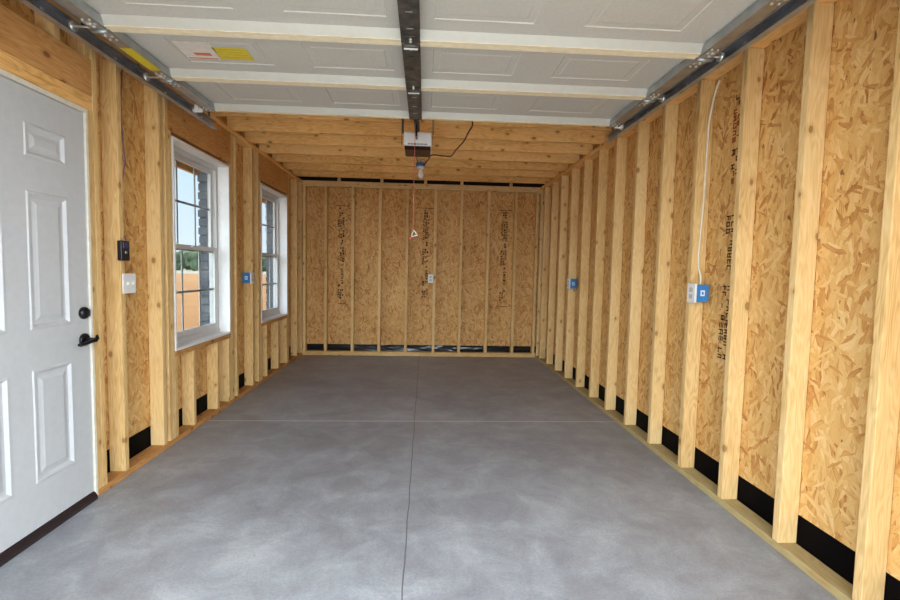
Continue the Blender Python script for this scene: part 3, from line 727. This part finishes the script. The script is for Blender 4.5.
# ------------------------------------------------------------------ opener
op = empty('door_opener', (1.66, -3.0, 2.20), 'white garage door opener head with dark lens hanging from the joists', 'garage door opener')
hb = MB().prism([(-3.10, 2.195), (-3.07, 2.305), (-2.80, 2.315), (-2.78, 2.20)], 0, 1.552, 1.768)
bmesh.ops.bevel(hb.bm, geom=list(hb.bm.edges), offset=0.014, segments=3, profile=0.5, affect='EDGES')
hb.build('opener_housing', M_whitep, op)
ln = MB().prism([(-3.095, 2.193), (-3.06, 2.172), (-2.83, 2.172), (-2.79, 2.196)], 0, 1.560, 1.760)
bmesh.ops.bevel(ln.bm, geom=list(ln.bm.edges), offset=0.006, segments=2, profile=0.5, affect='EDGES')
ln.build('light_lens', M_lens, op)
vt = MB()
for i in range(14): vt.box(1.588 + i * 0.0108, 1.594 + i * 0.0108, -3.1015, -3.094, 2.200, 2.210)
vt.build('vent_slots', M_blackp, op)
for x in (1.544, 1.776):
    sx = 1 if x > 1.66 else -1
    MB().box(x - 0.006, x - 0.003, -3.085, -3.060, 2.205, 2.466).box(x + 0.003 if sx > 0 else x - 0.006, x + 0.008, -3.04, -3.02, 2.3, 2.466).build('hanging_strap', M_galvd, op)
MB().box(1.535, 1.785, -3.085, -3.057, 2.450, 2.466).build('cross_angle', M_galvd, op)
MB().box(1.634, 1.672, -6.04, -2.95, 2.345, 2.385).box(1.637, 1.669, -3.12, -3.0, 2.305, 2.346).build('drive_rail', M_galvd, op)
tr_ = MB()
tr_.box(1.642, 1.664, -3.30, -3.12, 2.318, 2.344, 0.003).box(1.646, 1.660, -3.20, -3.106, 2.235, 2.33, 0.003)
tr_.build('trolley', M_black, op)
rp = empty('release_cord', (1.645, -3.25, 1.5), 'red emergency release cord with handle hanging in front of the opener', 'release cord')
MB().tube([(1.646, -3.25, 2.317), (1.643, -3.25, 2.1), (1.640, -3.252, 1.8), (1.645, -3.25, 1.545)], 0.0022, 6).build('cord', M_rope, rp)
MB().tube([(1.645, -3.25, 1.545), (1.628, -3.25, 1.495)], 0.0035, 8).tube([(1.645, -3.25, 1.545), (1.674, -3.25, 1.508)], 0.0035, 8).tube([(1.628, -3.25, 1.495), (1.674, -3.25, 1.508)], 0.004, 8).build('cord_handle', M_paper, rp)
MB().box(1.612, 1.632, -3.255, -3.245, 1.478, 1.493, 0.003).build('cord_tag', M_redp, rp)

# ceiling lamp with bulb
lm = empty('ceiling_lamp', (1.665, -1.31, 2.466), 'blue ceiling junction box with a bare white bulb below the joists', 'lamp')
MB().tube([(1.665, -1.31, 2.465), (1.665, -1.31, 2.425)], 0.052, 20).build('junction_box', M_blue, lm)
MB().tube([(1.665, -1.31, 2.4248), (1.665, -1.31, 2.412), (1.665, -1.31, 2.395)], [0.045, 0.040, 0.026], 20).build('lamp_holder', M_whitep, lm)
MB().tube([(1.665, -1.31, 2.3948), (1.665, -1.31, 2.375), (1.665, -1.31, 2.350), (1.665, -1.31, 2.325), (1.665, -1.31, 2.305), (1.665, -1.31, 2.296)], [0.014, 0.020, 0.031, 0.034, 0.024, 0.008], 20).build('bulb', M_bulb, lm)
MB().box(1.60, 1.73, -1.340, -1.280, 2.4652, 2.4666).box(1.655, 1.675, -1.50, -1.12, 2.4655, 2.4668).build('mounting_bar', M_galv, lm)
tag(MB().tube(smooth([(2.092, -2.90, 2.455), (2.098, -2.83, 2.435), (2.076, -2.70, 2.417), (2.050, -2.60, 2.375), (1.996, -2.40, 2.349), (1.962, -2.20, 2.342), (1.90, -2.15, 2.352), (1.783, -2.02, 2.388), (1.745, -1.80, 2.39), (1.700, -1.37, 2.440)]), 0.006, 8).build('power_cord', M_cord),
    'dark brown cord draped under the joists toward the ceiling lamp', 'cord')
tag(MB().tube(smooth([(1.64, -2.785, 2.25), (1.642, -2.70, 2.22), (1.638, -2.4, 2.27), (1.636, -1.9, 2.36), (1.640, -1.37, 2.430)]), 0.005, 8).build('power_cord', M_cord),
    'short dark cord from the opener back to the ceiling lamp', 'cord')

# ------------------------------------------------------------------ trees far beyond
def tree(x, y, h, w, seed, pale):
    rnd = random.Random(seed)
    t = empty('tree', (x, y, -0.16), 'low green tree in the distant line beyond the clay field', 'tree', 'distant tree line')
    cr = MB()
    for b in range(8):
        r = bmesh.ops.create_icosphere(cr.bm, subdivisions=2, radius=1.0)
        cx, cy, cz = x + rnd.uniform(-.28, .28) * w, y + rnd.uniform(-.28, .28) * w, -0.16 + h * rnd.uniform(0.22, 0.74)
        rr = w * rnd.uniform(0.30, 0.46); rz = h * rnd.uniform(0.24, 0.34)
        for v in r['verts']:
            n = 1 + 0.35 * noise.noise(v.co * 2.3 + Vector((seed, b, 0)))
            v.co = Vector((cx + v.co.x * rr * n, cy + v.co.y * rr * n, cz + v.co.z * rz * n))
    cr.build('crown', M_leafl if pale else M_leaf, t)
    MB().tube([(x, y, -0.2), (x, y, h * 0.45)], [0.16, 0.09], 7).build('trunk', M_bark, t)
k = 0
ang = -34.0
rt = random.Random(3)
while ang < -13.0:
    a = math.radians(ang); D = (124, 131, 138, 145, 152)[k % 5]
    tree(1.73 + math.sin(a) * D, -6.7 + math.cos(a) * D, rt.uniform(4.0, 5.6), rt.uniform(2.8, 3.1), k, rt.random() < 0.4)
    ang += rt.uniform(0.5, 0.58); k += 1

# ------------------------------------------------------------------ sky and sun
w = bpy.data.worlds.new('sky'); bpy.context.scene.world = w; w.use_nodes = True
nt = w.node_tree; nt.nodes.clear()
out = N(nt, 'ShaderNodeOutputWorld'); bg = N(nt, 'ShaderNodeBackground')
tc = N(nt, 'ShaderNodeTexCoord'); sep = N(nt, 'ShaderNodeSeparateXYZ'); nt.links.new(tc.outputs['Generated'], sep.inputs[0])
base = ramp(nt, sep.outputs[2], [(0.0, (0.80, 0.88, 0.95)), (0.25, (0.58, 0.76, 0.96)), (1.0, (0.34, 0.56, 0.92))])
# added brightness in the unseen sky half before the opening, to light the interior
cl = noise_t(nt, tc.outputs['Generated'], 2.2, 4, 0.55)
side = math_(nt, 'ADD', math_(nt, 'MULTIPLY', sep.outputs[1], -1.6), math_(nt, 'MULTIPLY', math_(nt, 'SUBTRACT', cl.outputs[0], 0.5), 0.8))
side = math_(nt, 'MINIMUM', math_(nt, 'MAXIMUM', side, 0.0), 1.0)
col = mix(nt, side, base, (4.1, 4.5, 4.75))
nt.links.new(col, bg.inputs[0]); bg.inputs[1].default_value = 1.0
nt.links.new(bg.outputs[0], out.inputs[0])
sun = bpy.data.lights.new('sun', 'SUN'); sun.energy = 4.0; sun.angle = math.radians(0.6); sun.color = (1.0, 0.95, 0.87)
so = bpy.data.objects.new('sun', sun); C.objects.link(so)
so.rotation_euler = Vector((0.25, 0.42, 0.87)).to_track_quat('Z', 'Y').to_euler()

# ------------------------------------------------------------------ camera
f_px = 464.0336; yaw, pitch, roll = 0.05489, -0.0640, -0.020764
f = Vector((math.sin(yaw) * math.cos(pitch), math.cos(yaw) * math.cos(pitch), math.sin(pitch)))
r = Vector((math.cos(yaw), -math.sin(yaw), 0)); d = f.cross(r)
r2 = r * math.cos(roll) + d * math.sin(roll); d2 = -r * math.sin(roll) + d * math.cos(roll)
cam = bpy.data.cameras.new('camera'); cam.sensor_width = 36; cam.lens = f_px / 900 * 36; cam.clip_end = 1000; cam.clip_start = 0.05
co = bpy.data.objects.new('camera', cam); C.objects.link(co)
M = Matrix((r2, -d2, -f)).transposed().to_4x4(); M.translation = Vector((1.7338, -6.6929, 1.2558))
co.matrix_world = M
sc = bpy.context.scene; sc.camera = co
for o in C.objects:
    if '_w' in o: del o['_w']
sc.view_settings.view_transform = 'Standard'; sc.view_settings.look = 'None'
sc.view_settings.gamma = 1.0; sc.view_settings.use_curve_mapping = False
sc.view_settings.exposure = 0.92
sc.cycles.max_bounces = 12; sc.cycles.diffuse_bounces = 8
